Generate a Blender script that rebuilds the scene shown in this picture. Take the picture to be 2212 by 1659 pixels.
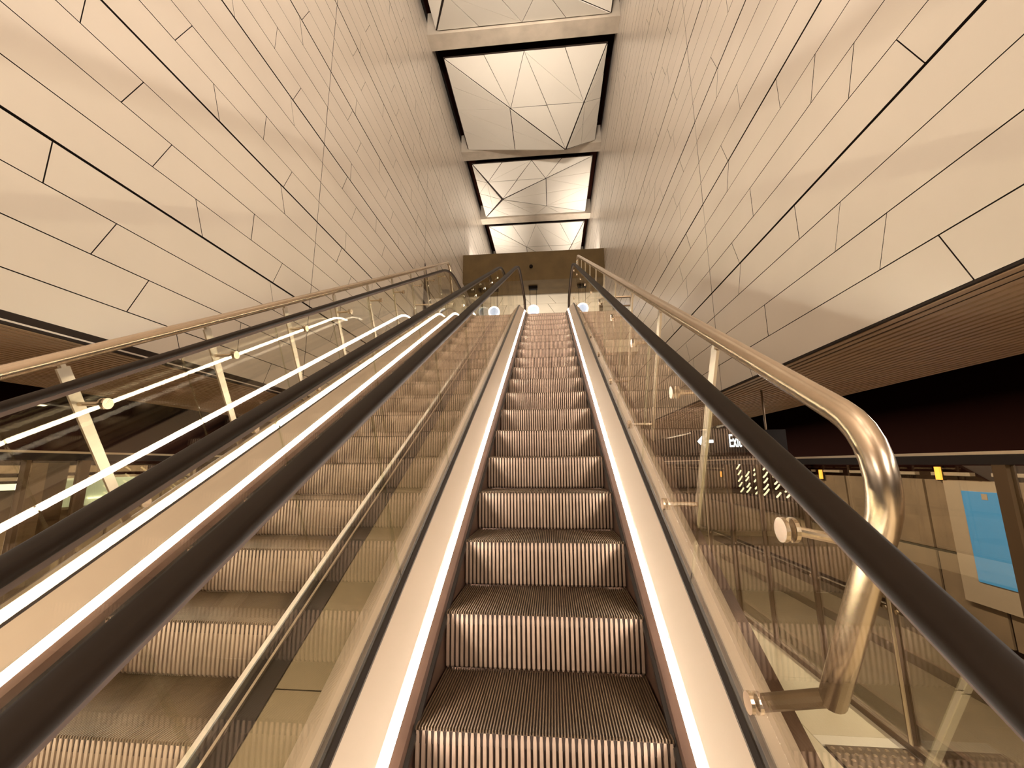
import bpy, math, random
from mathutils import Matrix, Vector
random.seed(4)
D = bpy.data
for o in list(D.objects): D.objects.remove(o)
scene = bpy.context.scene
C = scene.collection

# ------------------------------------------------------------------ camera
CAMX, CAMZ = 0.0569, 2.0
def make_camera():
    f, yaw, pitch, roll = 904.353, math.radians(5.38246), math.radians(10.88672), math.radians(-0.26227)
    fw = Vector((-math.sin(yaw)*math.cos(pitch), math.cos(yaw)*math.cos(pitch), math.sin(pitch)))
    r = Vector((math.cos(yaw), math.sin(yaw), 0)); u = r.cross(fw)
    r2 = r*math.cos(roll)+u*math.sin(roll); u2 = -r*math.sin(roll)+u*math.cos(roll)
    cd = D.cameras.new('camera'); cd.sensor_fit = 'HORIZONTAL'; cd.sensor_width = 36
    cd.lens = f/2212*36; cd.clip_start = .02; cd.clip_end = 300
    co = D.objects.new('camera', cd); C.objects.link(co)
    co.matrix_world = Matrix(((r2.x, u2.x, -fw.x, CAMX), (r2.y, u2.y, -fw.y, 0), (r2.z, u2.z, -fw.z, CAMZ), (0, 0, 0, 1)))
    scene.camera = co
make_camera()

# ------------------------------------------------------------------ light and exposure
scene.view_settings.view_transform = 'Standard'
scene.view_settings.look = 'None'
scene.view_settings.gamma = 1
scene.view_settings.use_curve_mapping = False
scene.view_settings.exposure = 0.0
WARM = (1.0, .885, .76)
world = D.worlds.new('world'); scene.world = world; world.use_nodes = True
wb = world.node_tree.nodes['Background']; wb.inputs[0].default_value = (1, .62, .42, 1); wb.inputs[1].default_value = .012
def area(name, loc, rot, sx, sy, power, col=WARM):
    l = D.lights.new(name, 'AREA'); l.shape = 'RECTANGLE'; l.size = sx; l.size_y = sy; l.energy = power; l.color = col
    o = D.objects.new(name, l); C.objects.link(o); o.location = loc; o.rotation_euler = rot
    return o
# added upward fill hidden above the concourse roof behind the concrete header
area('header_fill_light', (-.87, 27.2, 15.0), (math.pi, 0, 0), 7.6, 2.6, 60)
# added downward fill, out of view high in the hall behind the camera
for yy in (-4.2, -11.4):
    area('hall_fill_light', (-.87, yy, 20.6), (0, 0, 0), 6.5, 3.0, 250)
# added fill out of view behind the camera, brightens the platform floor
for xx, yy in ((1.9, -2.6), (-3.4, -2.6)):
    area('platform_fill_light', (xx, yy, 3.3), (0, 0, 0), .5, 2.4, 190)
# wall washers at both ends of the header, grazing up the walls
for xx in (-4.85, 3.1):
    area('wall_washer', (xx, 30.2, 14.9), (math.pi, 0, 0), .3, 9.5, 230).data.spread = math.radians(70)
# added fill behind the camera, aimed up the hall at walls and ceiling
area('wall_ceiling_fill', (-.87, -7.0, 9.0), (math.radians(143), 0, 0), 5.0, 1.2, 2250)
area('coffer_fill_light', (-.87, -4.5, 9.6), (math.radians(120), 0, 0), 4.0, .8, 250).data.spread = math.radians(32)  # added narrow fill, brightens the near faces of the coffers
# added fill hidden above the upper floor, brightens the concourse ceiling
area('concourse_fill_light', (-.87, 29.5, 7.6), (math.pi, 0, 0), 5, 4, 330)
# added fill above the two tracks, brightens the space behind the screen doors
for xx in (5.3, -7.0):
    area('track_fill_light', (xx, 9.0, 3.15), (0, 0, 0), .25, 22, 900)
LED_STRENGTH = 56.0

# ------------------------------------------------------------------ materials
MATS = {}
def mat(name, col, rough=.5, metal=0., noise=0., nscale=8., bump=0., bscale=60., stretch=None, emit=None, estr=0., spec=.5, coat=0.):
    if name in MATS: return MATS[name]
    m = D.materials.new(name); m.use_nodes = True; MATS[name] = m
    nt = m.node_tree; N = nt.nodes; L = nt.links; b = N['Principled BSDF']
    b.inputs['Base Color'].default_value = (*col, 1); b.inputs['Roughness'].default_value = rough
    b.inputs['Metallic'].default_value = metal; b.inputs['Specular IOR Level'].default_value = spec
    b.inputs['Coat Weight'].default_value = coat; b.inputs['Coat Roughness'].default_value = .08
    if noise or bump:
        tc = N.new('ShaderNodeTexCoord'); mp = N.new('ShaderNodeMapping'); L.new(tc.outputs['Object'], mp.inputs[0])
        if stretch: mp.inputs['Scale'].default_value = stretch
        n = N.new('ShaderNodeTexNoise'); n.inputs['Scale'].default_value = nscale; n.inputs['Detail'].default_value = 5
        L.new(mp.outputs[0], n.inputs['Vector'])
        if noise:
            r = N.new('ShaderNodeMapRange'); r.inputs[1].default_value = .3; r.inputs[2].default_value = .7
            r.inputs[3].default_value = 1-noise; r.inputs[4].default_value = 1+noise*.6
            L.new(n.outputs['Fac'], r.inputs[0])
            mx = N.new('ShaderNodeVectorMath'); mx.operation = 'SCALE'; mx.inputs[0].default_value = col
            L.new(r.outputs[0], mx.inputs['Scale']); L.new(mx.outputs[0], b.inputs['Base Color'])
        if bump:
            n2 = N.new('ShaderNodeTexNoise'); n2.inputs['Scale'].default_value = bscale; L.new(mp.outputs[0], n2.inputs['Vector'])
            bp = N.new('ShaderNodeBump'); bp.inputs['Strength'].default_value = bump; bp.inputs['Distance'].default_value = .01
            L.new(n2.outputs['Fac'], bp.inputs['Height']); L.new(bp.outputs[0], b.inputs['Normal'])
    if emit:
        b.inputs['Emission Color'].default_value = (*emit, 1); b.inputs['Emission Strength'].default_value = estr
    return m
def glass_mat(name, tint, refl=.05, gcol=(1, .95, .88)):
    m = D.materials.new(name); m.use_nodes = True; nt = m.node_tree; N = nt.nodes; L = nt.links
    N.remove(N['Principled BSDF']); out = N['Material Output']
    tr = N.new('ShaderNodeBsdfTransparent'); tr.inputs[0].default_value = (*tint, 1)
    gl = N.new('ShaderNodeBsdfGlossy'); gl.inputs['Color'].default_value = (*gcol, 1); gl.inputs['Roughness'].default_value = .008
    lw = N.new('ShaderNodeLayerWeight'); lw.inputs[0].default_value = .5
    pw = N.new('ShaderNodeMath'); pw.operation = 'POWER'; pw.inputs[1].default_value = 4.5; L.new(lw.outputs['Facing'], pw.inputs[0])
    mr = N.new('ShaderNodeMapRange'); mr.inputs[3].default_value = refl; mr.inputs[4].default_value = .95; L.new(pw.outputs[0], mr.inputs[0])
    mx = N.new('ShaderNodeMixShader'); L.new(mr.outputs[0], mx.inputs[0]); L.new(tr.outputs[0], mx.inputs[1]); L.new(gl.outputs[0], mx.inputs[2])
    L.new(mx.outputs[0], out.inputs[0]); MATS[name] = m; return m
M = dict(
 panel=mat('wall_panel_enamel', (.78, .705, .625), .28, noise=.05, nscale=.6, spec=.5),
 gap=mat('dark_joint', (.020, .010, .006), .8),
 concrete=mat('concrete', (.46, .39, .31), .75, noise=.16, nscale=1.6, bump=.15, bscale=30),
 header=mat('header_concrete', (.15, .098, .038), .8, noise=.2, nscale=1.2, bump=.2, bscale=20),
 coffer=mat('coffer_panel', (.76, .71, .63), .42, noise=.03, nscale=.5),
 black=mat('black_void', (.012, .0025, .001), .9, spec=.05),
 slat=mat('soffit_slat', (.62, .42, .26), .5, noise=.12, nscale=3),
 floor=mat('platform_tile', (.74, .66, .49), .35, noise=.06, nscale=1.5),
 floorline=mat('white_floor_strip', (.92, .87, .76), .4, noise=.04, nscale=6),
 tactile=mat('tactile_tile', (.13, .085, .05), .5, noise=.1, nscale=20),
 steel=mat('brushed_steel', (.62, .50, .40), .33, 1., noise=.06, nscale=3, stretch=(30, 1, 1)),
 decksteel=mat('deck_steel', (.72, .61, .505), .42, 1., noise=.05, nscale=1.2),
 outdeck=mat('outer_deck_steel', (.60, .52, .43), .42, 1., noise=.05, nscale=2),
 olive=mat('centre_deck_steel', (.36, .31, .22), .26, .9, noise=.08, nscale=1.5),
 polished=mat('polished_tube_steel', (.60, .48, .36), .27, 1., noise=.05, nscale=20),
 rubber=mat('handrail_rubber', (.012, .006, .0025), .55, noise=.15, nscale=6, spec=.15),
 guide=mat('handrail_guide_metal', (.075, .042, .028), .5, .3),
 gasket=mat('black_gasket', (.008, .004, .003), .35),
 skirt=mat('skirt_panel', (.12, .066, .044), .42, .5, noise=.2, nscale=8),
 tread=mat('step_tread', (.125, .079, .044), .5, .3, noise=.12, nscale=30),
 riser=mat('step_riser', (.44, .315, .235), .5, .3, noise=.12, nscale=14),
 groove=mat('step_groove', (.035, .018, .011), .7),
 led=mat('led_strip', (1, .9, .78), .4, emit=(1, .90, .78), estr=LED_STRENGTH),
 psdframe=mat('screen_door_frame', (.16, .105, .06), .4, .5),
 psdlight=mat('screen_door_bright_edge', (.80, .68, .50), .3, .7),
 trackwall=mat('track_wall', (.30, .215, .14), .6, noise=.2, nscale=2),
 trackfloor=mat('track_bed', (.10, .07, .045), .8, noise=.3, nscale=4),
 frame=mat('poster_frame', (.50, .40, .30), .5),
 poster=mat('blue_poster', (.05, .22, .5), .4, emit=(.075, .30, .56), estr=.75),
 signbox=mat('sign_box', (.008, .005, .004), .6, spec=.1),
 signtext=mat('sign_text', (.9, .95, 1), .5, emit=(.80, .90, 1), estr=5.),
 tube=mat('glow_strip', (1, .97, .85), .4, emit=(1, .94, .72), estr=3.5),  # strip light glow, also used for the imitated glass reflections
 orange=mat('orange_lamp', (1, .5, .1), .4, emit=(1, .42, .06), estr=3.),
 pale=mat('concourse_panel', (.82, .75, .62), .5, noise=.05, nscale=1),
 globe=mat('pendant_globe', (.7, .8, 1), .3, emit=(.56, .72, 1), estr=.95),
 globerim=mat('pendant_rim', (1, 1, 1), .3, emit=(.95, .97, 1), estr=2.4),
 mint=mat('mint_light_panel', (.7, .8, .68), .4, emit=(.62, .72, .50), estr=.8),
)
GLASS = glass_mat('balustrade_glass', (.955, .955, .915), .05)
PSDGLASS = glass_mat('screen_door_glass', (.80, .76, .66), .10)
GEDGE = glass_mat('glass_edge', (.88, .90, .82), .14)

# ------------------------------------------------------------------ helpers
def mk(name, verts, faces, m, parent=None, smooth=False, mats=None, fm=None):
    me = D.meshes.new(name)
    if parent is not None:
        b = parent['_base']; verts = [(v[0]-b[0], v[1]-b[1], v[2]-b[2]) for v in verts]
    me.from_pydata([tuple(v) for v in verts], [], faces)
    for q in (mats or [m]): me.materials.append(q)
    if fm: me.polygons.foreach_set('material_index', fm)
    if smooth: me.polygons.foreach_set('use_smooth', [True]*len(me.polygons))
    me.update()
    o = D.objects.new(name, me); C.objects.link(o)
    if parent is not None: o.parent = parent
    return o
def link_copy(me, name, loc, parent, rot=None):
    o = D.objects.new(name, me); C.objects.link(o); o.parent = parent
    b = parent['_base'] if '_base' in parent else (0, 0, 0)
    o.location = (loc[0]-b[0], loc[1]-b[1], loc[2]-b[2])
    if rot is not None: o.rotation_euler = rot
    return o
def thing(name, base, label, cat, group=None):
    o = D.objects.new(name, None); C.objects.link(o); o.location = base; o.empty_display_size = .1
    o['_base'] = list(base); o['label'] = label; o['category'] = cat
    if group: o['group'] = group
    return o
def tag(o, label, cat, group=None):
    o['label'] = label; o['category'] = cat
    if group: o['group'] = group
    return o
def struct(o, label=None, cat=None):
    o['kind'] = 'structure'
    if label: o['label'] = label
    if cat: o['category'] = cat
    return o
class G:
    def __init__(s): s.v = []; s.f = []; s.m = []
    def quadbox(s, c8, mi=0):
        k = len(s.v); s.v += c8
        for q in ((0, 3, 2, 1), (4, 5, 6, 7), (0, 1, 5, 4), (1, 2, 6, 5), (2, 3, 7, 6), (3, 0, 4, 7)):
            s.f.append(tuple(k+i for i in q)); s.m.append(mi)
    def box(s, x0, x1, y0, y1, z0, z1, mi=0):
        s.quadbox([(x0, y0, z0), (x1, y0, z0), (x1, y1, z0), (x0, y1, z0), (x0, y0, z1), (x1, y0, z1), (x1, y1, z1), (x0, y1, z1)], mi)
    def tube(s, pts, r, seg=12, cap=True, mi=0):
        P = [Vector(p) for p in pts]; n = len(P); k = len(s.v); ref = None
        for i in range(n):
            t = (P[min(i+1, n-1)]-P[max(i-1, 0)]).normalized()
            if ref is None: ref = Vector((1, 0, 0)) if abs(t.x) < .8 else Vector((0, 0, 1))
            a = (ref - t*ref.dot(t)).normalized(); ref = a; b = t.cross(a)
            rr = r[i] if isinstance(r, (list, tuple)) else r
            for j in range(seg):
                q = 2*math.pi*j/seg; s.v.append(tuple(P[i]+(a*math.cos(q)+b*math.sin(q))*rr))
        for i in range(n-1):
            for j in range(seg):
                j2 = (j+1) % seg
                s.f.append((k+i*seg+j, k+i*seg+j2, k+(i+1)*seg+j2, k+(i+1)*seg+j)); s.m.append(mi)
        if cap:
            s.f.append(tuple(k+j for j in range(seg))[::-1]); s.m.append(mi)
            s.f.append(tuple(k+(n-1)*seg+j for j in range(seg))); s.m.append(mi)
    def build(s, name, m, parent=None, smooth=False, mats=None):
        return mk(name, s.v, s.f, m, parent, smooth, mats, s.m if mats else None)
def boxobj(name, x0, x1, y0, y1, z0, z1, m, parent=None):
    g = G(); g.box(x0, x1, y0, y1, z0, z1); return g.build(name, m, parent)
def sframe(name, kindlabel=None):
    o = D.objects.new(name, None); C.objects.link(o); o['_base'] = [0, 0, 0]; o['kind'] = 'structure'
    o.empty_display_size = .1; return o

# ------------------------------------------------------------------ hall dimensions
XL, XR = -5.15, 3.40
ZB = CAMZ+1.41          # bottom edge of the panelled walls
ROW = .508
ZC = CAMZ+19.0          # underside of the ceiling beams
Y0, Y1 = -14.0, 37.0
ZLAND = CAMZ+3.36       # concourse floor

# ------------------------------------------------------------------ panelled side walls
def joints(side):
    if side == 'L':
        seam, per = .4, 7.8
        base = {0: [(1.7, 0), (5.24, 1), (7.08, -1)], 1: [(4.55, -1), (6.31, 0)], 2: [(2.02, -1), (4.05, -1)], 3: [(1.44, -1), (3.4, 0), (7.0, 1)]}
    else:
        seam, per = .66, 7.8
        base = {0: [(3.52, -1), (7.26, -1)], 1: [(2.1, 0), (4.18, 1), (6.52, 0)], 2: [(2.42, -1), (4.75, 1)], 3: [(1.72, -1), (5.46, 0), (7.22, 1)]}
    return seam, per, base
def build_wall(side):
    X = XL if side == 'L' else XR; sg = 1 if side == 'L' else -1     # sg: direction into the hall
    name = 'wall_left' if side == 'L' else 'wall_right'
    zb = ZB-.04 if side == 'L' else ZB
    ztop = ZC+1.3
    g = G(); g.box(*sorted((X-sg*.045, X-sg*.30)), Y0, Y1, zb, ztop)
    w = g.build(name, M['gap']); w['_base'] = [0, 0, 0]
    struct(w, ('left' if side == 'L' else 'right')+' hall wall clad in glossy beige panels with dark joints', 'wall')
    seam, per, base = joints(side)
    nrow = int((ZC+.6-zb)/ROW)+1
    quads = []
    for r in range(nrow):
        z0 = zb+r*ROW; z1 = z0+ROW
        g0 = .017 if r % 4 == 0 and r else .006
        g1 = .017 if (r+1) % 4 == 0 else .006
        js = [(Y0, 0, .0)]
        k = -3
        while seam+k*per < Y1:
            o = seam+k*per
            if o > Y0+.2: js.append((o, 0, .008))
            shift = .55*((r//4*7+k*3) % 5-2) if (r > 14 and k != 0) else 0
            for yy, sl in base[r % 4]:
                y = yy+k*per+(shift if k > 1 else 0)
                if Y0+.3 < y < Y1-.3: js.append((y, sl, .006))
            k += 1
        js.append((Y1, 0, 0)); js.sort()
        jj = [js[0]]
        for q in js[1:]:
            if q[0]-jj[-1][0] > .45: jj.append(q)
        for a, b in zip(jj[:-1], jj[1:]):
            at = a[0]-.1*a[1]+a[2]; ab = a[0]+.1*a[1]+a[2]; bt = b[0]-.1*b[1]-b[2]; bb = b[0]+.1*b[1]-b[2]
            quads.append((ab, bb, bt, at, z0+g0, z1-g1))
    def score(q):
        y = (q[0]+q[1])/2; z = (q[4]+q[5])/2
        d = math.sqrt((X-CAMX)**2+y*y+(z-CAMZ)**2)
        if y < 1.0: return -1
        u = (X-CAMX)/y; 
        return (q[1]-q[0])*abs(X)/d**3 * (1 if abs(u) < 2.2 else .2)
    quads.sort(key=score, reverse=True)
    def geom(q, g):
        xa, xb = X-sg*.03, X+random.uniform(-.0015, .0015)
        ab, bb, bt, at, z0, z1 = q
        c = [(xa, ab, z0), (xa, bb, z0), (xa, bt, z1), (xa, at, z1), (xb, ab, z0), (xb, bb, z0), (xb, bt, z1), (xb, at, z1)]
        if sg < 0: c = [c[i] for i in (4, 5, 6, 7, 0, 1, 2, 3)]
        g.quadbox(c)
        g.m[-6:] = [1 if i > 1 else 0 for i in range(6)]
    PM = [M['panel'], M['gap']]
    for q in quads[:300]:
        g = G(); geom(q, g); g.build('wall_panel', None, w, mats=PM)
    g = G()
    for q in quads[300:]: geom(q, g)
    o = g.build('wall_panels', None, w, mats=PM); o['kind'] = 'stuff'
    # lower edge trim
    boxobj('edge_trim', *sorted((X-sg*.30, X+sg*.012)), Y0, Y1, zb-.025, zb-.004, M['gap'], w)
    return w
build_wall('L'); build_wall('R')

# dark slab standing in for a tapered slot in the left wall
g = G(); x0, x1 = XL+.004, XL+.03
g.quadbox([(x0, 16.0, 6.9), (x0, 18.4, 6.9), (x0, 17.2, 8.9), (x0, 16.05, 10.4), (x1, 16.0, 6.9), (x1, 18.4, 6.9), (x1, 17.2, 8.9), (x1, 16.05, 10.4)])
tag(g.build('wall_slot', mat('dark_slot', (.035, .022, .028), .7)), 'dark pointed slot in the left wall near the escalator top', 'slot')

# ------------------------------------------------------------------ ceiling : beams and faceted coffers
ceil = boxobj('ceiling', XL-.3, XR+.3, Y0, Y1, ZC+1.25, ZC+1.5, M['black']); ceil['_base'] = [0, 0, 0]
struct(ceil, 'high hall ceiling of concrete beams and folded triangular panels', 'ceiling')
BY = [15.12+7.25*k for k in range(-4, 4)]
for by in BY:
    boxobj('beam', XL+.002, XR-.002, by, by+.76, ZC, ZC+1.2, M['concrete'], ceil)
def coffer(ya, yb, kind):
    xa, xb = XL+.42, XR-.36
    za = ZC+.12
    ya += .48; yb -= .03
    apex = Vector((1.25, ya+.885*(yb-ya), ZC-1.0)) if kind == 1 else Vector((-3.0, ya+.38*(yb-ya), ZC-1.0))
    cs = [Vector((xa, ya, za)), Vector((xb, ya, za)), Vector((xb, yb, za)), Vector((xa, yb, za))]
    cen = (cs[0]+cs[2])/2+Vector((0, 0, 3))
    def tri(a, b, c):
        ctr = (a+b+c)/3
        def ins(p, d):
            v = ctr-p; return p+v*(d/max(v.length, .01))
        t = [ins(p, .028) for p in (a, b, c)]
        n = (t[1]-t[0]).cross(t[2]-t[0]).normalized()
        if n.z > 0: n = -n; t = [t[0], t[2], t[1]]
        vs = t+[p-n*.03 for p in t]
        mk('coffer_panel', vs, [(0, 1, 2), (5, 4, 3), (0, 3, 4, 1), (1, 4, 5, 2), (2, 5, 3, 0)], M['coffer'], ceil)
    bk = []
    for i in range(4):
        A, B, P = cs[i], cs[(i+1) % 4], apex
        # bigger gap along the folds
        ctr = (A+B+P)/3
        A2, B2, P2 = [p+(ctr-p).normalized()*d for p, d in ((A, .06), (B, .06), (P, .10))]
        m1, m2, m3 = (A2+B2)/2, (A2+P2)/2, (B2+P2)/2; mc = (m2+m3)/2; qa = (A2+m1)/2; qb = (B2+m1)/2
        for t in ((A2, qa, m2), (qa, m1, m2), (m1, qb, m3), (qb, B2, m3), (m1, mc, m2), (m1, m3, mc), (m2, mc, P2), (mc, m3, P2)): tri(*t)
    up = Vector((0, 0, .06))
    mk('coffer_backing', [c+up for c in cs]+[apex+up], [(1, 0, 4), (2, 1, 4), (3, 2, 4), (0, 3, 4)], M['gap'], ceil)
for i, (a, b) in enumerate(zip(BY[:-1], BY[1:])):
    coffer(a+.76, b, 1 if i % 2 == 0 else 2)
boxobj('end_wall', XL, XR, Y1, Y1+.3, 0, ZC+1.2, M['concrete']).name = 'wall_back'
struct(D.objects['wall_back'], 'concrete end wall far beyond the concourse', 'wall')
boxobj('wall_front', XL, XR, Y0-.3, Y0, ZB, ZC+1.2, M['concrete']); struct(D.objects['wall_front'], 'concrete end wall behind the viewpoint', 'wall')

# ------------------------------------------------------------------ concrete header and concourse
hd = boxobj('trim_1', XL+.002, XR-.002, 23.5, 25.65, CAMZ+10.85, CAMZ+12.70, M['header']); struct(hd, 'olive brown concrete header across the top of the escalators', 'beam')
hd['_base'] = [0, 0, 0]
boxobj('soffit_edge_strip', XL+.003, XR-.003, 25.62, 25.75, CAMZ+10.78, CAMZ+10.86, M['pale'], hd)
g = G(); g.tube([(-.97, 23.5, CAMZ+11.72), (-.97, 23.40, CAMZ+11.72), (-.97, 23.34, CAMZ+11.72)], [.11, .11, .06], 14)
tag(g.build('dome_camera', M['signbox'], None, True), 'small dark dome camera fixed to the front of the concrete header', 'camera')
cc = boxobj('concourse_roof', XL+.002, XR-.002, 25.66, Y1, CAMZ+10.95, CAMZ+11.2, M['gap']); cc.name = 'ceiling_concourse'; cc['_base'] = [0, 0, 0]
struct(cc, 'pale panelled concourse ceiling beyond the concrete header', 'ceiling')
ys = [25.76, 27.4, 29.6, 31.8, 34, 36.9]
for i in range(5):
    xs = XL+.05
    while xs < XR-.1:
        x2 = min(xs+1.7, XR-.05); sk = .55
        a, b = ys[i], ys[i+1]-.03
        z0, z1 = CAMZ+10.87, CAMZ+10.93
        mk('ceiling_panel', [(xs, a, z0), (x2-.03, a, z0), (x2-.03+min(sk, XR-.06-x2+.03), b, z0), (xs+min(sk, XR-.3-xs), b, z0),
                             (xs, a, z1), (x2-.03, a, z1), (x2-.03+min(sk, XR-.06-x2+.03), b, z1), (xs+min(sk, XR-.3-xs), b, z1)],
           [(0, 3, 2, 1), (4, 5, 6, 7), (0, 1, 5, 4), (1, 2, 6, 5), (2, 3, 7, 6), (3, 0, 4, 7)], M['pale'], cc)
        xs += 1.7
fl = G(); fl.box(-4.0, 2.45, 11.32, 20, ZLAND-.35, ZLAND); fl.box(XL+.01, XR-.01, 20, Y1, ZLAND-.35, ZLAND)
struct(fl.build('floor_concourse', M['floor']), 'upper concourse floor slab at the head of the escalators', 'floor')
# pale columns of the concourse
for x0, x1, lab in ((-3.7, -2.45, 'pale tapered concourse column left of the escalator top'), (2.75, 3.25, 'pale concourse column right of the escalator top beside the wall')):
    t = thing('concourse_column', ((x0+x1)/2, 27.2, ZLAND), lab, 'column')
    g = G(); g.quadbox([(x0+.25, 26.9, ZLAND), (x1-.1, 26.9, ZLAND), (x1-.1, 27.5, ZLAND), (x0+.25, 27.5, ZLAND), (x0, 26.9, CAMZ+10.87), (x1, 26.9, CAMZ+10.87), (x1, 27.5, CAMZ+10.87), (x0, 27.5, CAMZ+10.87)])
    g.build('column_cladding', M['pale'], t)
    boxobj('edge_post', x1+.004, x1+.22, 26.95, 27.2, ZLAND, CAMZ+10.6, M['psdframe'], t)
    boxobj('edge_post', x0-.12, x0-.004, 26.95, 27.2, ZLAND, CAMZ+10.6, M['psdframe'], t)
# pendant globes
def pendant(x, lab):
    y, zt, zc, r = 24.4, CAMZ+10.85, CAMZ+9.28, .35
    t = thing('pendant_lamp', (x, y, zc-r), lab, 'lamp', 'round pendant lamps under the concrete header')
    boxobj('canopy', x-.27, x+.27, y-.12, y+.12, zt-.20, zt-.003, M['signbox'], t)
    for s in (-1, 1):
        g = G(); g.tube([(x+s*.2, y, zt-.19), (x+s*.2, y, zc+.29)], .012, 6); g.build('suspension_cord', M['signbox'], t)
    n = 32
    def disc(name, r0, r1, d, m):
        v = []; f = []
        for s in (-1, 1):
            for rr in (r0, r1):
                for j in range(n):
                    a = 2*math.pi*j/n; v.append((x+rr*math.cos(a), y+s*d, zc+rr*math.sin(a)))
        for j in range(n):
            k = (j+1) % n
            f += [(j, k, n+k, n+j), (2*n+k, 2*n+j, 3*n+j, 3*n+k), (n+j, n+k, 3*n+k, 3*n+j), (k, j, 2*n+j, 2*n+k)]
        return mk(name, v, f, m, t)
    disc('glow_ring', r*.80, r, .07, M['globerim'])
    # lens : shallow domed disc
    v = []; f = []
    for s in (-1, 1):
        k0 = len(v); v.append((x, y+s*.11, zc))
        for rr, d in ((.5, .09), (.80, .05)):
            for j in range(n): a = 2*math.pi*j/n; v.append((x+rr*r*math.cos(a), y+s*d, zc+rr*r*math.sin(a)))
        for j in range(n):
            q = (j+1) % n
            t1 = (k0, k0+1+q, k0+1+j); t2 = (k0+1+j, k0+1+q, k0+1+n+q, k0+1+n+j)
            f += [t1 if s > 0 else t1[::-1], t2 if s > 0 else t2[::-1]]
    mk('lens', v, f, M['globe'], t, True)
pendant(-.90, 'glowing round pendant lamp seen between the two escalator handrails at the top')
pendant(2.15, 'glowing round pendant lamp right of the main escalator top, seen through its glass')
pendant(-3.95, 'glowing round pendant lamp at the top left behind the left escalator glass')

# ------------------------------------------------------------------ escalator path
A30 = math.radians(30); NP = 1.53125
c30, s30 = math.cos(A30), math.sin(A30)
def inc(s): return (s*c30+NP*s30, s*s30-NP*c30+CAMZ)
SA, SB, RA, RB = 8.97, -.95, 1.5, 1.5
def nrm(t): return (-math.sin(t), math.cos(t))
def up_arc(t):
    o = inc(SA); c = (o[0]+RA*s30, o[1]-RA*c30); n = nrm(t); return (c[0]+RA*n[0], c[1]+RA*n[1])
def lo_arc(t):
    o = inc(SB); n = nrm(A30); c = (o[0]+RB*n[0], o[1]+RB*n[1]); m = nrm(t); return (c[0]-RB*m[0], c[1]-RB*m[1])
UPY, UPZ = up_arc(0); LOY, LOZ = lo_arc(0)
YT, YBOT = 11.3, -2.3
def stations(s_from=None, s_to=None, ends=True):
    st = []
    if s_from is None:
        if ends: st.append(((YBOT, LOZ), nrm(0)))
        for i in range(9): t = A30*i/8; st.append((lo_arc(t), nrm(t)))
        a = SB
    else: a = s_from; st.append((inc(a), nrm(A30)))
    b = SA if s_to is None else s_to
    k = max(1, int((b-a)/1.2))
    for i in range(1, k): st.append((inc(a+(b-a)*i/k), nrm(A30)))
    if s_to is None:
        for i in range(9): t = A30*(1-i/8); st.append((up_arc(t), nrm(t)))
        if ends: st.append(((YT, UPZ), nrm(0)))
    else: st.append((inc(b), nrm(A30)))
    return st
def sweep(name, prof, st, m, parent, closed=True, smooth=False):
    v = []; f = []; n = len(prof)
    for o, nn in st:
        for x, h in prof: v.append((x, o[0]+h*nn[0], o[1]+h*nn[1]))
    for i in range(len(st)-1):
        for j in range(n if closed else n-1):
            k = (j+1) % n; f.append((i*n+j, (i+1)*n+j, (i+1)*n+k, i*n+k))
    if closed:
        f.append(tuple(range(n))[::-1]); f.append(tuple((len(st)-1)*n+j for j in range(n)))
    o = mk(name, v, f, m, parent, smooth)
    if smooth:
        for p in o.data.polygons:
            if len(p.vertices) > 4: p.use_smooth = False
    return o
def path_z(y):
    if y < LOY: return LOZ
    for fn, rng in ((lo_arc, 1),):
        if y <= inc(SB)[0]:
            t = math.asin(max(0, min(1, (y-LOY)/RB))); return lo_arc(t)[1]
    if y <= inc(SA)[0]: return (y-NP*s30)/c30*s30-NP*c30+CAMZ
    if y < UPY:
        t = math.asin((UPY-y)/RA); return up_arc(t)[1]
    return UPZ

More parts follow.
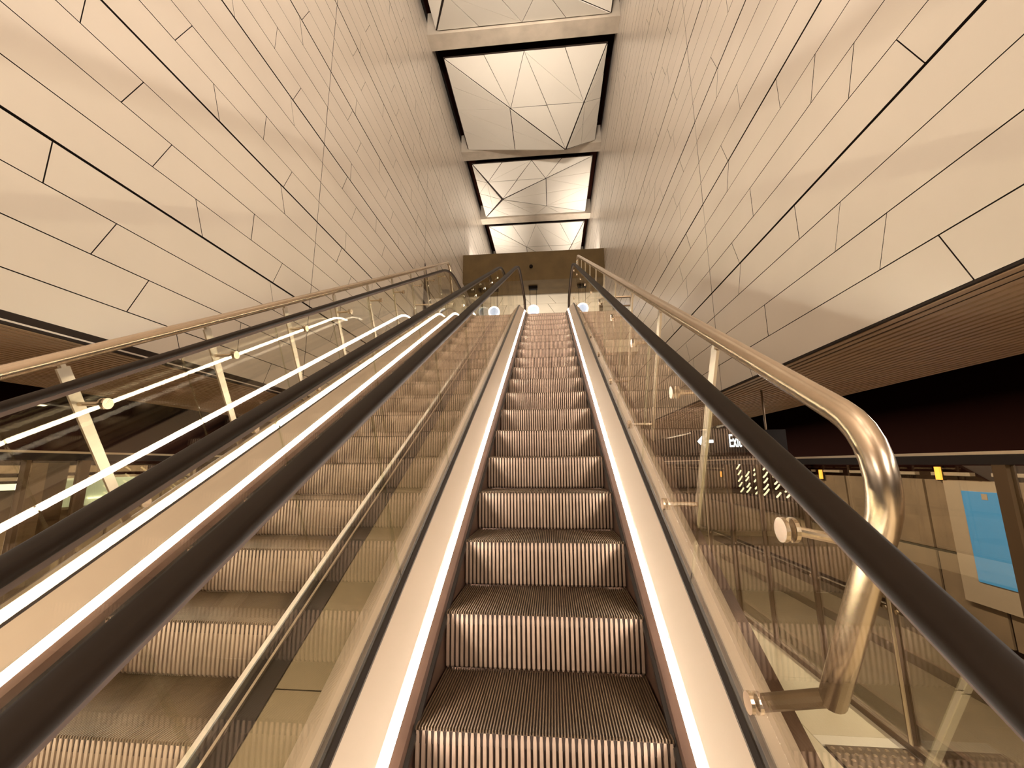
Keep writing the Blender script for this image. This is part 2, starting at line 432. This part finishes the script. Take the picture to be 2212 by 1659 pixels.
# one step: cleated tread plus ribbed riser (shared by every step)
def step_meshes():
    W2 = .425; g = G(); n = 82; p = 2*W2/n
    g.box(-W2, W2, .004, .425, -.05, -.009, 1)
    for i in range(n):
        x = -W2+p*(i+.5); w0, w1 = p*.27, p*.20; k = len(g.v)
        y0, y1 = 0.0, .425
        g.v += [(x-w0, y0, -.0095), (x+w0, y0, -.0095), (x+w1, y0+.002, 0), (x-w1, y0+.002, 0), (x-w0, y1, -.0095), (x+w0, y1, -.0095), (x+w1, y1, -.0015), (x-w1, y1, -.0015)]
        for q in ((0, 1, 2, 3), (1, 5, 6, 2), (2, 6, 7, 3), (3, 7, 4, 0)): g.f.append(tuple(k+a for a in q)); g.m.append(0)
    def finish(name, mats):
        me = D.meshes.new(name); me.from_pydata(g.v, [], g.f)
        for q in mats: me.materials.append(q)
        me.polygons.foreach_set('material_index', g.m); me.update(); return me
    t = finish('tread_mesh', [M['tread'], M['groove']])
    g = G(); n = 41; p = 2*W2/n
    zs = [-.0095, -.03, -.08, -.14, -.195, -.218, -.229]; off = [0, 0, .001, .003, .006, .009, .012]
    for i in range(len(zs)-1):
        k = len(g.v); d = .011
        g.v += [(-W2, off[i]+d, zs[i]), (W2, off[i]+d, zs[i]), (W2, off[i+1]+d, zs[i+1]), (-W2, off[i+1]+d, zs[i+1])]
        g.f.append((k+3, k+2, k+1, k)); g.m.append(1)
    for i in range(n):
        x = -W2+p*(i+.5); k0 = len(g.v)
        for j, z in enumerate(zs):
            ww = p*(.315 if j < len(zs)-1 else .16) if j else p*.22
            ex = 0 if j < len(zs)-1 else .006
            g.v += [(x-ww, off[j]+.012, z), (x-ww*.86, off[j]+ex, z), (x+ww*.86, off[j]+ex, z), (x+ww, off[j]+.012, z)]
        for j in range(len(zs)-1):
            for q in range(3):
                a = k0+j*4+q; g.f.append((a+4, a+5, a+1, a)); g.m.append(0)
    r = finish('riser_mesh', [M['riser'], M['groove']])
    return t, r
TREAD, RISER = step_meshes()

HR_N, HALF = .998, .597
def handrail_stations():
    st = []
    r = .36
    # lower newel (turns under), then path, then upper newel
    zc = LOZ+HR_N-r
    yl = YBOT+.55
    for i in range(13):
        a = math.pi*(1-i/12); st.append(((yl-r*math.sin(a), zc+r*math.cos(a)), (-math.sin(a), math.cos(a))))
    for o, nn in stations(ends=False): st.append(((o[0]+HR_N*nn[0], o[1]+HR_N*nn[1]), nn))
    zc = UPZ+HR_N-r; yu = YT-.85
    for i in range(13):
        a = math.pi*i/12; st.append(((yu+r*math.sin(a), zc+r*math.cos(a)), (math.sin(a), math.cos(a))))
    return st
HST = handrail_stations()
def build_escalator(cx, phase, label, outer):
    """outer = +1 when the free side is on the right, -1 when on the left"""
    e = thing('escalator', (cx, LOY, 0), label, 'escalator', 'pair of escalators')
    # steps
    y0 = inc(.92162)[0]+phase
    k = int(math.floor((YBOT+.5-y0)/.4))
    while True:
        y = y0+.4*k; k += 1
        if y > YT-1.0: break
        s = link_copy(TREAD, 'step', (cx, y, path_z(y)), e)
        r = D.objects.new('riser', RISER); C.objects.link(r); r.parent = s
    # comb plates
    boxobj('comb_plate', cx-.43, cx+.43, YT-1.05, YT, UPZ-.04, UPZ-.002, M['steel'], e)
    boxobj('comb_plate', cx-.43, cx+.43, YBOT, YBOT+.5, LOZ-.04, LOZ+.012, M['steel'], e)
    stn = stations()
    for sd in (-1, 1):
        X = lambda a: cx+sd*a
        pr = lambda pts: [(X(a), b) for a, b in (pts if sd > 0 else pts[::-1])]
        sweep('skirt', pr([(.432, -.34), (.432, .026), (.4575, .046), (.4575, -.34)][::-1]), stn, M['skirt'], e)
        sweep('skirt_brush', pr([(.418, -.035), (.418, -.018), (.431, -.012), (.431, -.04)][::-1]), stn, M['gasket'], e)
        sweep('led_strip', pr([(.458, .0465), (.4735, .082), (.480, .079), (.464, .046)][::-1]), stations(ends=True), M['led'], e)
        sweep('inner_deck', pr([(.4742, .0835), (.480, .091), (.574, .178), (.574, .150), (.4815, .06)][::-1]), stn, M['decksteel'], e)
        sweep('gasket', pr([(.5745, .150), (.5745, .186), (.588, .196), (.6065, .196), (.622, .186), (.622, .150)][::-1]), stn, M['gasket'], e)
        sweep('glass_clamp', pr([(.6225, .15), (.6225, .196), (.632, .196), (.632, .15)][::-1]), stn, M['outdeck'], e)
        # handrail: rounded C section and guide
        sec = []
        w, h = .038, .017
        for i in range(16):
            a = 2*math.pi*i/16; ca, sa = math.cos(a), math.sin(a)
            sec.append((w*math.copysign(abs(ca)**.6, ca), h*math.copysign(abs(sa)**.75, sa)))
        v = [(X(HALF)+a, o[0]+b*n[0], o[1]+b*n[1]) for o, n in HST for a, b in sec]; f = []
        for i in range(len(HST)-1):
            for j in range(16):
                q = (j+1) % 16; f.append((i*16+j, i*16+q, (i+1)*16+q, (i+1)*16+j))
        f.append(tuple(range(16))); f.append(tuple((len(HST)-1)*16+j for j in range(16))[::-1])
        hr = mk('handrail', v, f, M['rubber'], e, True)
        gs = [(-.014, -.036), (-.014, -.0175), (.014, -.0175), (.014, -.036)]
        v = [(X(HALF)+a, o[0]+b*n[0], o[1]+b*n[1]) for o, n in HST for a, b in gs]; f = []
        for i in range(len(HST)-1):
            for j in range(4):
                q = (j+1) % 4; f.append((i*4+j, (i+1)*4+j, (i+1)*4+q, i*4+q))
        mk('handrail_guide', v, f, M['guide'], e)
        # glass panels
        js = [1.36+.92*i for i in range(-2, 9)]
        edges = [None]+js+[None]
        gp = [(HALF-.006, .197), (HALF-.006, HR_N-.037), (HALF+.006, HR_N-.037), (HALF+.006, .197)]
        gp2 = [(cx+sd*a, b) for a, b in (gp if sd < 0 else gp[::-1])]
        for a, b in zip(edges[:-1], edges[1:]):
            st = stations(None if a is None else a+.004, None if b is None else b-.004, ends=False)
            go = sweep('glass_panel', gp2, st, GLASS, e)
            go.data.materials.append(GEDGE)
            for q in go.data.polygons[-2:]: q.material_index = 1
        # newel glass
        for (yy, zz, dr) in ((YBOT+.55, LOZ, -1), (YT-.85, UPZ, 1)):
            ya = LOY if dr < 0 else UPY
            r = .36-.037; zc = zz+HR_N-.36
            pts = [(ya+dr*.004, zz+.197), (ya+dr*.004, zc+r)]
            for i in range(9):
                a = math.pi/2*i/8; pts.append((yy+dr*r*math.sin(a), zc+r*math.cos(a)))
            for i in range(1, 9):
                a = math.pi/2*i/8; pts.append((yy+dr*r*math.cos(a), zc-r*math.sin(a)))
            pts.append((yy, zz+.197))
            n = len(pts); xx = X(HALF)
            v = [(xx-.006, *p) for p in pts]+[(xx+.006, *p) for p in pts]
            f = [tuple(range(n)), tuple(range(n, 2*n))[::-1]]+[(i, i+n, (i+1) % n+n, (i+1) % n) for i in range(n)]
            mk('glass_panel', v, f, GLASS, e)
    # outer deck and side cladding on the free side
    X = lambda a: cx+outer*a
    pr = lambda pts: [(X(a), b) for a, b in (pts if outer > 0 else pts[::-1])]
    sweep('outer_deck', pr([(.6325, .150), (.6325, .190), (.704, .190), (.704, .150)][::-1]), stn, M['outdeck'], e)
    sweep('outer_deck_edge', pr([(.7045, .150), (.7045, .188), (.758, .165), (.758, .140)][::-1]), stn, M['skirt'], e)
    # cladding panels below the deck
    cut = [None]+[1.36+1.84*i for i in range(0, 5)]+[None]
    for a, b in zip(cut[:-1], cut[1:]):
        st = stations(None if a is None else a+.003, None if b is None else b-.003)
        st = [(o, n) for o, n in st]
        v = []; f = []
        for xx in (X(.752), X(.735)):
            for o, n in st:
                top = (o[0]+.139*n[0], o[1]+.139*n[1]); bot = (o[0]-.95*n[0], max(.004, o[1]-.95*n[1]))
                if bot[1] <= .0041: bot = (top[0], .004)
                v += [(xx, *top), (xx, *bot)]
        k = len(st)*2
        for i in range(len(st)-1):
            q = (2*i, 2*i+1, 2*i+3, 2*i+2); f += [q, tuple(k+a2 for a2 in q)[::-1], (2*i, 2*i+2, k+2*i+2, k+2*i), (2*i+1, k+2*i+1, k+2*i+3, 2*i+3)]
        f += [(0, k, k+1, 1), (k-2, k-1, 2*k-1, 2*k-2)]
        mk('side_cladding', v, f, M['decksteel'], e)
    # soffit under the truss
    so = [(o, n) for o, n in stations(.9, None)]
    sweep('truss_soffit', [(cx-.73, -.99), (cx-.73, -.96), (cx+.73, -.96), (cx+.73, -.99)], so, M['skirt'], e)
    return e
DX = -1.565
E1 = build_escalator(0.0, 0.0, 'right escalator with glass sides and glowing step edge strips, straight ahead', 1)
E2 = build_escalator(DX, -.075, 'left escalator with glass sides and glowing strips, nearest the left wall', -1)
# deck between both escalators
stn = stations()
t = thing('centre_deck', (DX/2, LOY, LOZ), 'metal covering strip between the two escalators', 'panel')
sweep('deck_edge', [(-.6325, .15), (-.6325, .190), (-.70, .190), (-.70, .15)], stn, M['outdeck'], t)
sweep('deck_edge', [(DX+.70, .15), (DX+.70, .186), (DX+.6325, .186), (DX+.6325, .15)], stn, M['gasket'], t)
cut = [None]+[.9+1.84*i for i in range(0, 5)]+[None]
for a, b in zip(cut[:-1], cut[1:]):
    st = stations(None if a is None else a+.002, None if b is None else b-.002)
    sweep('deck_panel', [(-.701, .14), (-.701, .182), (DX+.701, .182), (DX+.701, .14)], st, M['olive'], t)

# ------------------------------------------------------------------ tubular side rails carried on glass fixings
def side_rail(cx, outer, label):
    X = cx+outer*.750; xg = cx+outer*HALF
    o0 = inc(.8)
    t = thing('tubular_side_rail', (X, o0[0], o0[1]+.3), label, 'handrail', 'tubular side rails')
    def P(s, n, x=X): o = inc(s); return (x, o[0]-n*s30, o[1]+n*c30)
    nt, r = 1.10, .19
    pts = [P(.80, .385), P(.80, .6), P(.80, nt-r)]
    for i in range(1, 9):
        a = math.pi/2*i/8; pts.append(P(.80+r-r*math.cos(a), nt-r+r*math.sin(a)))
    for s in (2, 4, 6, 8): pts.append(P(s, nt))
    SE = 10.35
    pts.append(P(SE-.3, nt))
    for i in range(1, 9):
        a = math.pi/2*i/8; pts.append(P(SE-.25+.25*math.sin(a), nt-.25+.25*math.cos(a)))
    pts.append(P(SE, .3))
    g = G(); g.tube(pts, .032, 16); g.build('tube', M['polished'], t, True)
    R = (A30, 0, 0)
    # shared meshes
    g = G(); g.quadbox([(-.006, -.024, .16), (.006, -.024, .16), (.006, .024, .16), (-.006, .024, .16), (-.006, -.03, 1.055), (.006, -.03, 1.055), (.006, .03, 1.055), (-.006, .03, 1.055)])
    g.box(-.010, .010, -.012, .012, 1.055, 1.08)
    me = D.meshes.new('post_mesh'); me.from_pydata(g.v, [], g.f); me.materials.append(M['outdeck']); me.update()
    w = abs(X-xg)
    g = G(); g.tube([(-outer*(w-.012), 0, 0), (0, 0, 0)], .011, 10)
    ma = D.meshes.new('arm_mesh'); ma.from_pydata(g.v, [], g.f); ma.materials.append(M['polished']); ma.update()
    g = G()
    for d0, d1 in ((.0065, .016), (-.016, -.0065)):
        g.tube([(d0, 0, 0), (d1, 0, 0)], .028, 18)
    md = D.meshes.new('disc_mesh'); md.from_pydata(g.v, [], g.f); md.materials.append(M['polished']); md.update()
    for i in range(10):
        s = .855+.92*i
        if i: link_copy(me, 'post', P(s, 0), t, R)
        for n in (.285, .862):
            if i == 0:
                g = G(); q = P(s, n, xg+outer*.012); g.tube([P(.80, .40 if n < .5 else n), q], .022 if n < .5 else .011, 12); g.build('bracket_arm', M['psdframe'] if n < .5 else M['polished'], t)
            else: link_copy(ma, 'bracket_arm', P(s, n), t, R)
            link_copy(md, 'fixing_disc', P(s, n, xg), t, R)
side_rail(0, 1, 'polished tubular rail on posts along the right side of the right escalator')
side_rail(DX, -1, 'polished tubular rail on posts along the left side of the left escalator')

# landing barrier frames at the head of the escalators
def barrier(x0, x1, lab):
    y = 11.5; z = ZLAND
    t = thing('landing_barrier', ((x0+x1)/2, y, z), lab, 'barrier')
    for xx in (x0, x1-.05): boxobj('post', xx, xx+.05, y-.025, y+.025, z, z+1.30, M['psdframe'], t)
    boxobj('top_rail', x0-.02, x1+.02, y-.03, y+.03, z+1.301, z+1.34, M['polished'], t)
    boxobj('middle_rail', x0+.051, x1-.051, y-.015, y+.015, z+1.03, z+1.07, M['psdframe'], t)
    boxobj('glass_panel', x0+.055, x1-.055, y-.005, y+.005, z+.06, z+1.025, GLASS, t)
barrier(1.15, 2.40, 'brown framed glass barrier right of the escalator top landing')
barrier(-3.95, -2.75, 'brown framed glass barrier left of the escalator top landing')

# ------------------------------------------------------------------ slatted soffits above the tracks
def soffit(side):
    sg = 1 if side == 'R' else -1; X = XR if side == 'R' else XL
    zb = ZB-.035 if side == 'R' else ZB-.075
    wdt = 2.75 if side == 'R' else 3.5
    b = boxobj('ceiling_soffit_'+('right' if sg > 0 else 'left'), *sorted((X+sg*.0, X+sg*wdt)), Y0, Y1, zb+.06, zb+.14, M['gap']); b['_base'] = [0, 0, 0]
    struct(b, 'brown slatted soffit over the '+('right' if sg > 0 else 'left')+' platform edge', 'ceiling')
    n = int(wdt/.115); p = wdt/n
    g = G(); g.box(-p*.30, p*.30, Y0, Y1, 0, .055)
    me = D.meshes.new('slat_mesh'); me.from_pydata(g.v, [], g.f); me.materials.append(M['slat']); me.update()
    for i in range(n): link_copy(me, 'slat', (X+sg*p*(i+.5), 0, zb), b)
soffit('R'); soffit('L')

# ------------------------------------------------------------------ platform floor
fb = boxobj('floor', -4.08, 2.52, Y0, 34, -.25, -.012, M['gap']); fb['_base'] = [0, 0, 0]; struct(fb, 'cream tiled platform floor beside the escalators', 'floor')
def tiles(x0, x1, y0, y1, tx, ty):
    nx, ny = round((x1-x0)/tx), round((y1-y0)/ty); tx = (x1-x0)/nx; ty = (y1-y0)/ny
    g = G(); g.box(-tx/2+.002, tx/2-.002, -ty/2+.002, ty/2-.002, -.011, 0)
    me = D.meshes.new('tile_mesh'); me.from_pydata(g.v, [], g.f); me.materials.append(M['floor']); me.update()
    for i in range(nx):
        for j in range(ny): link_copy(me, 'floor_tile', (x0+tx*(i+.5), y0+ty*(j+.5), 0), fb)
tiles(.765, 1.95, -3.0, 18.0, .592, .875)
tiles(1.95, 2.52, 3.78, 18.0, .57, .875)
tiles(1.95, 2.52, -3.0, 3.06, .57, .875)
boxobj('threshold_strip', 1.952, 2.518, 3.665, 3.778, -.011, .001, M['floorline'], fb)
boxobj('floor_border', 1.952, 2.518, 3.062, 3.085, -.011, .0, M['floorline'], fb)
boxobj('floor_infill', -2.28, .762, 13, 34, -.011, 0, M['floor'], fb)
boxobj('floor_infill', -4.05, -2.335, -3, 34, -.011, 0, M['floor'], fb)
boxobj('floor_infill', -4.05, 2.52, Y0, -3.002, -.011, 0, M['floor'], fb)
t = boxobj('tactile_paving', 1.97, 2.51, 3.09, 3.66, .0, .004, M['tactile']); t['_base'] = [0, 0, 0]
tag(t, 'dark tactile paving tile with raised studs beside the screen door', 'paving')
v = []; f = []
for k in range(8):
    a = 2*math.pi*k/8; v.append((.016*math.cos(a), .016*math.sin(a), 0))
for k in range(8):
    a = 2*math.pi*k/8; v.append((.009*math.cos(a), .009*math.sin(a), .006))
f = [(k, (k+1) % 8, 8+(k+1) % 8, 8+k) for k in range(8)]+[tuple(range(8, 16))]
me = D.meshes.new('stud_mesh'); me.from_pydata(v, [], f); me.materials.append(mat('tactile_stud', (.34, .25, .16), .4)); me.update()
for i in range(9):
    for j in range(9): link_copy(me, 'stud', (2.0+.06*i, 3.125+.0625*j, .004), t)

# ------------------------------------------------------------------ platform screen doors
def screen_doors(side):
    sg = 1 if side == 'R' else -1
    X = 2.55 if side == 'R' else -4.10
    ztop = CAMZ+(.062 if side == 'R' else .128)
    t = thing('platform_screen_doors', (X, 0, 0), 'glass platform screen doors with bright top rail along the '+('right' if sg > 0 else 'left')+' track', 'screen door', 'platform screen doors')
    ys = [-1.2, -.2, .75, 1.68, 2.62, 3.63, 4.56, 5.48, 6.40, 7.32, 8.24, 9.16, 10.08, 11, 11.92, 12.84, 13.76, 14.7, 15.6, 16.5, 17.4, 18.3, 19.2, 20.1, 21, 22] if sg > 0 else [-.3, .85, 2.05, 3.0, 3.42, 4.6, 5.8, 7.0, 8.2, 9.4, 10.6, 11.8, 13, 14.2, 15.4, 16.6, 17.8, 19, 20.2]
    boxobj('top_rail', X-.03, X+.03, ys[0], ys[-1], ztop-.018, ztop, M['psdlight'], t)
    boxobj('header_bar', X-.028, X+.028, ys[0], ys[-1], ztop-.075, ztop-.0185, M['gasket'], t)
    boxobj('bottom_rail', X-.03, X+.03, ys[0], ys[-1], .0, .05, M['psdframe'], t)
    for i, y in enumerate(ys):
        wide = .075 if i % 4 == 0 else .032
        m = M['psdframe']
        post = boxobj('mullion', X-.025, X+.025, y-wide/2, y+wide/2, .0505, ztop-.0755, m, t)
        if i % 4 == 1: boxobj('bright_edge', X-.03*sg-.004, X-.03*sg+.004, y-wide/2-.018, y-wide/2+.008, .055, ztop-.08, M['psdlight'], t)
    for a, b in zip(ys[:-1], ys[1:]):
        boxobj('glass_panel', X-.005, X+.005, a+.04, b-.04, .055, ztop-.08, PSDGLASS, t)
    zt = CAMZ-1.075
    for i, (a, b) in enumerate(zip(ys[:-1], ys[1:])):
        boxobj('transom', X+sg*.010, X+sg*.026, a+.04, b-.04, zt-.018, zt+.018, M['psdframe'], t)
        for yy in (a+.055, b-.055):
            g = G(); g.tube([(X-sg*.006, yy, zt), (X-sg*.016, yy, zt)], .016, 10); g.build('glass_clip', M['polished'], t)
screen_doors('R'); screen_doors('L')

# ------------------------------------------------------------------ track side beyond the doors
def trackside(side):
    sg = 1 if side == 'R' else -1
    X = 7.5 if side == 'R' else -9.2; xi = 2.6 if side == 'R' else -4.15
    w = boxobj('wall_track_'+('right' if sg > 0 else 'left'), *sorted((X, X+sg*.3)), Y0, Y1, -1.1, 6, M['black']); w['_base'] = [0, 0, 0]
    struct(w, 'dark track wall behind the '+('right' if sg > 0 else 'left')+' platform screen doors', 'wall')
    y = -1.0; k = 0
    ztop = CAMZ-.02
    while y < 30:
        wd = 1.15
        boxobj('wall_panel', *sorted((X-sg*.003, X-sg*.05)), y+.03, y+wd-.03, .38, ztop-.30, M['trackwall'], w)
        boxobj('wall_panel', *sorted((X-sg*.003, X-sg*.04)), y+.03, y+wd-.03, -1.0, .32, M['trackwall'], w)
        boxobj('upper_strip', *sorted((X-sg*.003, X-sg*.09)), y+.12, y+wd-.25, ztop-.22, ztop-.16, M['frame'], w)
        y += wd; k += 1
    fl = boxobj('floor_track_'+('right' if sg > 0 else 'left'), *sorted((xi, X)), Y0, Y1, -1.3, -1.1, M['trackfloor']); struct(fl, 'dark track bed on the '+('right' if sg > 0 else 'left'), 'floor')
    for xr in (.32, .62):
        xx = xi+(X-xi)*xr
        r = boxobj('rail', xx-.035, xx+.035, Y0, Y1, -1.098, -.94, M['skirt']); tag(r, ('inner' if xr < .5 else 'outer')+' steel running rail on the '+('right' if sg > 0 else 'left')+' track bed', 'rail')
trackside('R'); trackside('L')
p = thing('blue_poster', (7.4, 8.2, CAMZ-2.1), 'glowing blue poster in a pale frame on the right track wall', 'poster')
boxobj('poster_frame', 7.40, 7.447, 7.62, 8.86, CAMZ-2.42, CAMZ-.33, M['frame'], p)
boxobj('poster_sheet', 7.385, 7.3995, 7.80, 8.52, CAMZ-2.03, CAMZ-.50, M['poster'], p)
boxobj('poster_emblem', 7.378, 7.3848, 8.06, 8.16, CAMZ-.63, CAMZ-.53, M['frame'], p)
for y, z, lab in ((8.9, CAMZ-.20, 'small orange lamp on the right track wall nearest the blue poster'), (12.5, CAMZ-.30, 'small orange lamp further along the right track wall'), (19.5, CAMZ-.45, 'farthest small orange lamp on the right track wall')):
    l = thing('orange_lamp', (7.36, y, z), lab, 'lamp', 'orange track lamps')
    boxobj('lens', 7.36, 7.40, y-.05, y+.05, z-.12, z+.12, M['orange'], l); boxobj('housing', 7.401, 7.449, y-.07, y+.07, z-.14, z+.14, M['signbox'], l)
# glowing streaks imitating strip lights reflected in the right screen-door glass
t = thing('reflected_light_streaks', (6.6, 14.6, CAMZ-1.15), 'cluster of short slanted glowing streaks imitating reflections in the right screen doors', 'lamp')
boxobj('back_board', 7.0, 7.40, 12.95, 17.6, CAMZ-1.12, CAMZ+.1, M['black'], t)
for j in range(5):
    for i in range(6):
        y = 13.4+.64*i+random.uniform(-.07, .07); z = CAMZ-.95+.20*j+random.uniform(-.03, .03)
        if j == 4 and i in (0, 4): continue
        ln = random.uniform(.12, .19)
        g = G(); g.tube([(6.96, y+ln, z-ln*.5), (6.96, y, z), (6.96, y-ln*.9, z+ln*.6)], .026, 6); g.build('glow_strip', M['tube'], t)
# exit sign
t = thing('exit_sign', (3.1, 8.0, CAMZ+.2), 'hanging dark exit sign with glowing white lettering on the right', 'sign')
boxobj('sign_case', 2.62, 4.25, 8.0, 8.14, CAMZ+.20, CAMZ+.60, M['signbox'], t)
for xx in (2.9, 3.95):
    g = G(); g.tube([(xx, 8.07, CAMZ+.6), (xx, 8.07, ZB-.07)], .018, 8); g.build('hanger', M['psdframe'], t)
cu = D.curves.new('exit_text', 'FONT'); cu.body = 'Exit C'; cu.size = .33; cu.extrude = .004
to = D.objects.new('exit_text', cu); C.objects.link(to)
dg = bpy.context.evaluated_depsgraph_get(); me = D.meshes.new_from_object(to.evaluated_get(dg)); D.objects.remove(to)
me.materials.clear(); me.materials.append(M['signtext'])
o = D.objects.new('lettering', me); C.objects.link(o); o.parent = t; o.rotation_euler = (math.pi/2, 0, 0)
o.location = (3.25-3.1, 7.992-8.0, .095); o.scale = (.42, 1, 1)
g = G(); yy = 7.99
v = [(2.70, yy, CAMZ+.40), (2.84, yy, CAMZ+.55), (2.88, yy, CAMZ+.51), (2.79, yy, CAMZ+.425), (2.98, yy, CAMZ+.425), (2.98, yy, CAMZ+.375), (2.79, yy, CAMZ+.375), (2.88, yy, CAMZ+.29), (2.84, yy, CAMZ+.25)]
v2 = [(a, b+.006, c) for a, b, c in v]
mk('arrow', v+v2, [tuple(range(9))[::-1], tuple(range(9, 18))]+[(i, (i+1) % 9, 9+(i+1) % 9, 9+i) for i in range(9)], M['signtext'], t)

# left side: lit panels beyond the left screen doors
t = thing('lit_panel', (-9.0, 6.7, CAMZ-.75), 'pale green lit panel behind the left screen doors', 'panel')
boxobj('diffuser', -9.02, -8.98, 6.9, 8.5, CAMZ-.74, CAMZ-.22, M['mint'], t); boxobj('frame', -9.14, -9.021, 6.85, 8.55, CAMZ-.79, CAMZ-.17, M['frame'], t)
boxobj('glow_strip', -8.96, -8.93, 7.6, 8.4, CAMZ-.62, CAMZ-.59, M['tube'], t)
t = thing('strip_light', (-8.9, 6.0, CAMZ-.4), 'long strip light behind the left screen doors at the far left', 'lamp')
boxobj('diffuser', -8.92, -8.86, 5.4, 6.75, CAMZ-.38, CAMZ-.28, M['tube'], t); boxobj('housing', -9.14, -8.921, 5.3, 6.85, CAMZ-.40, CAMZ-.26, M['signbox'], t)
t = boxobj('service_beam', -8.6, -8.2, Y0, 8, CAMZ-.10, CAMZ+.02, M['trackwall']); tag(t, 'horizontal service beam behind the left screen doors', 'beam')
t = boxobj('service_post', -6.9, -6.6, 5.05, 5.3, -1.1, CAMZ+.05, M['psdframe']); tag(t, 'dark post behind the left screen doors', 'post')

for o in D.objects:
    if '_base' in o: del o['_base']
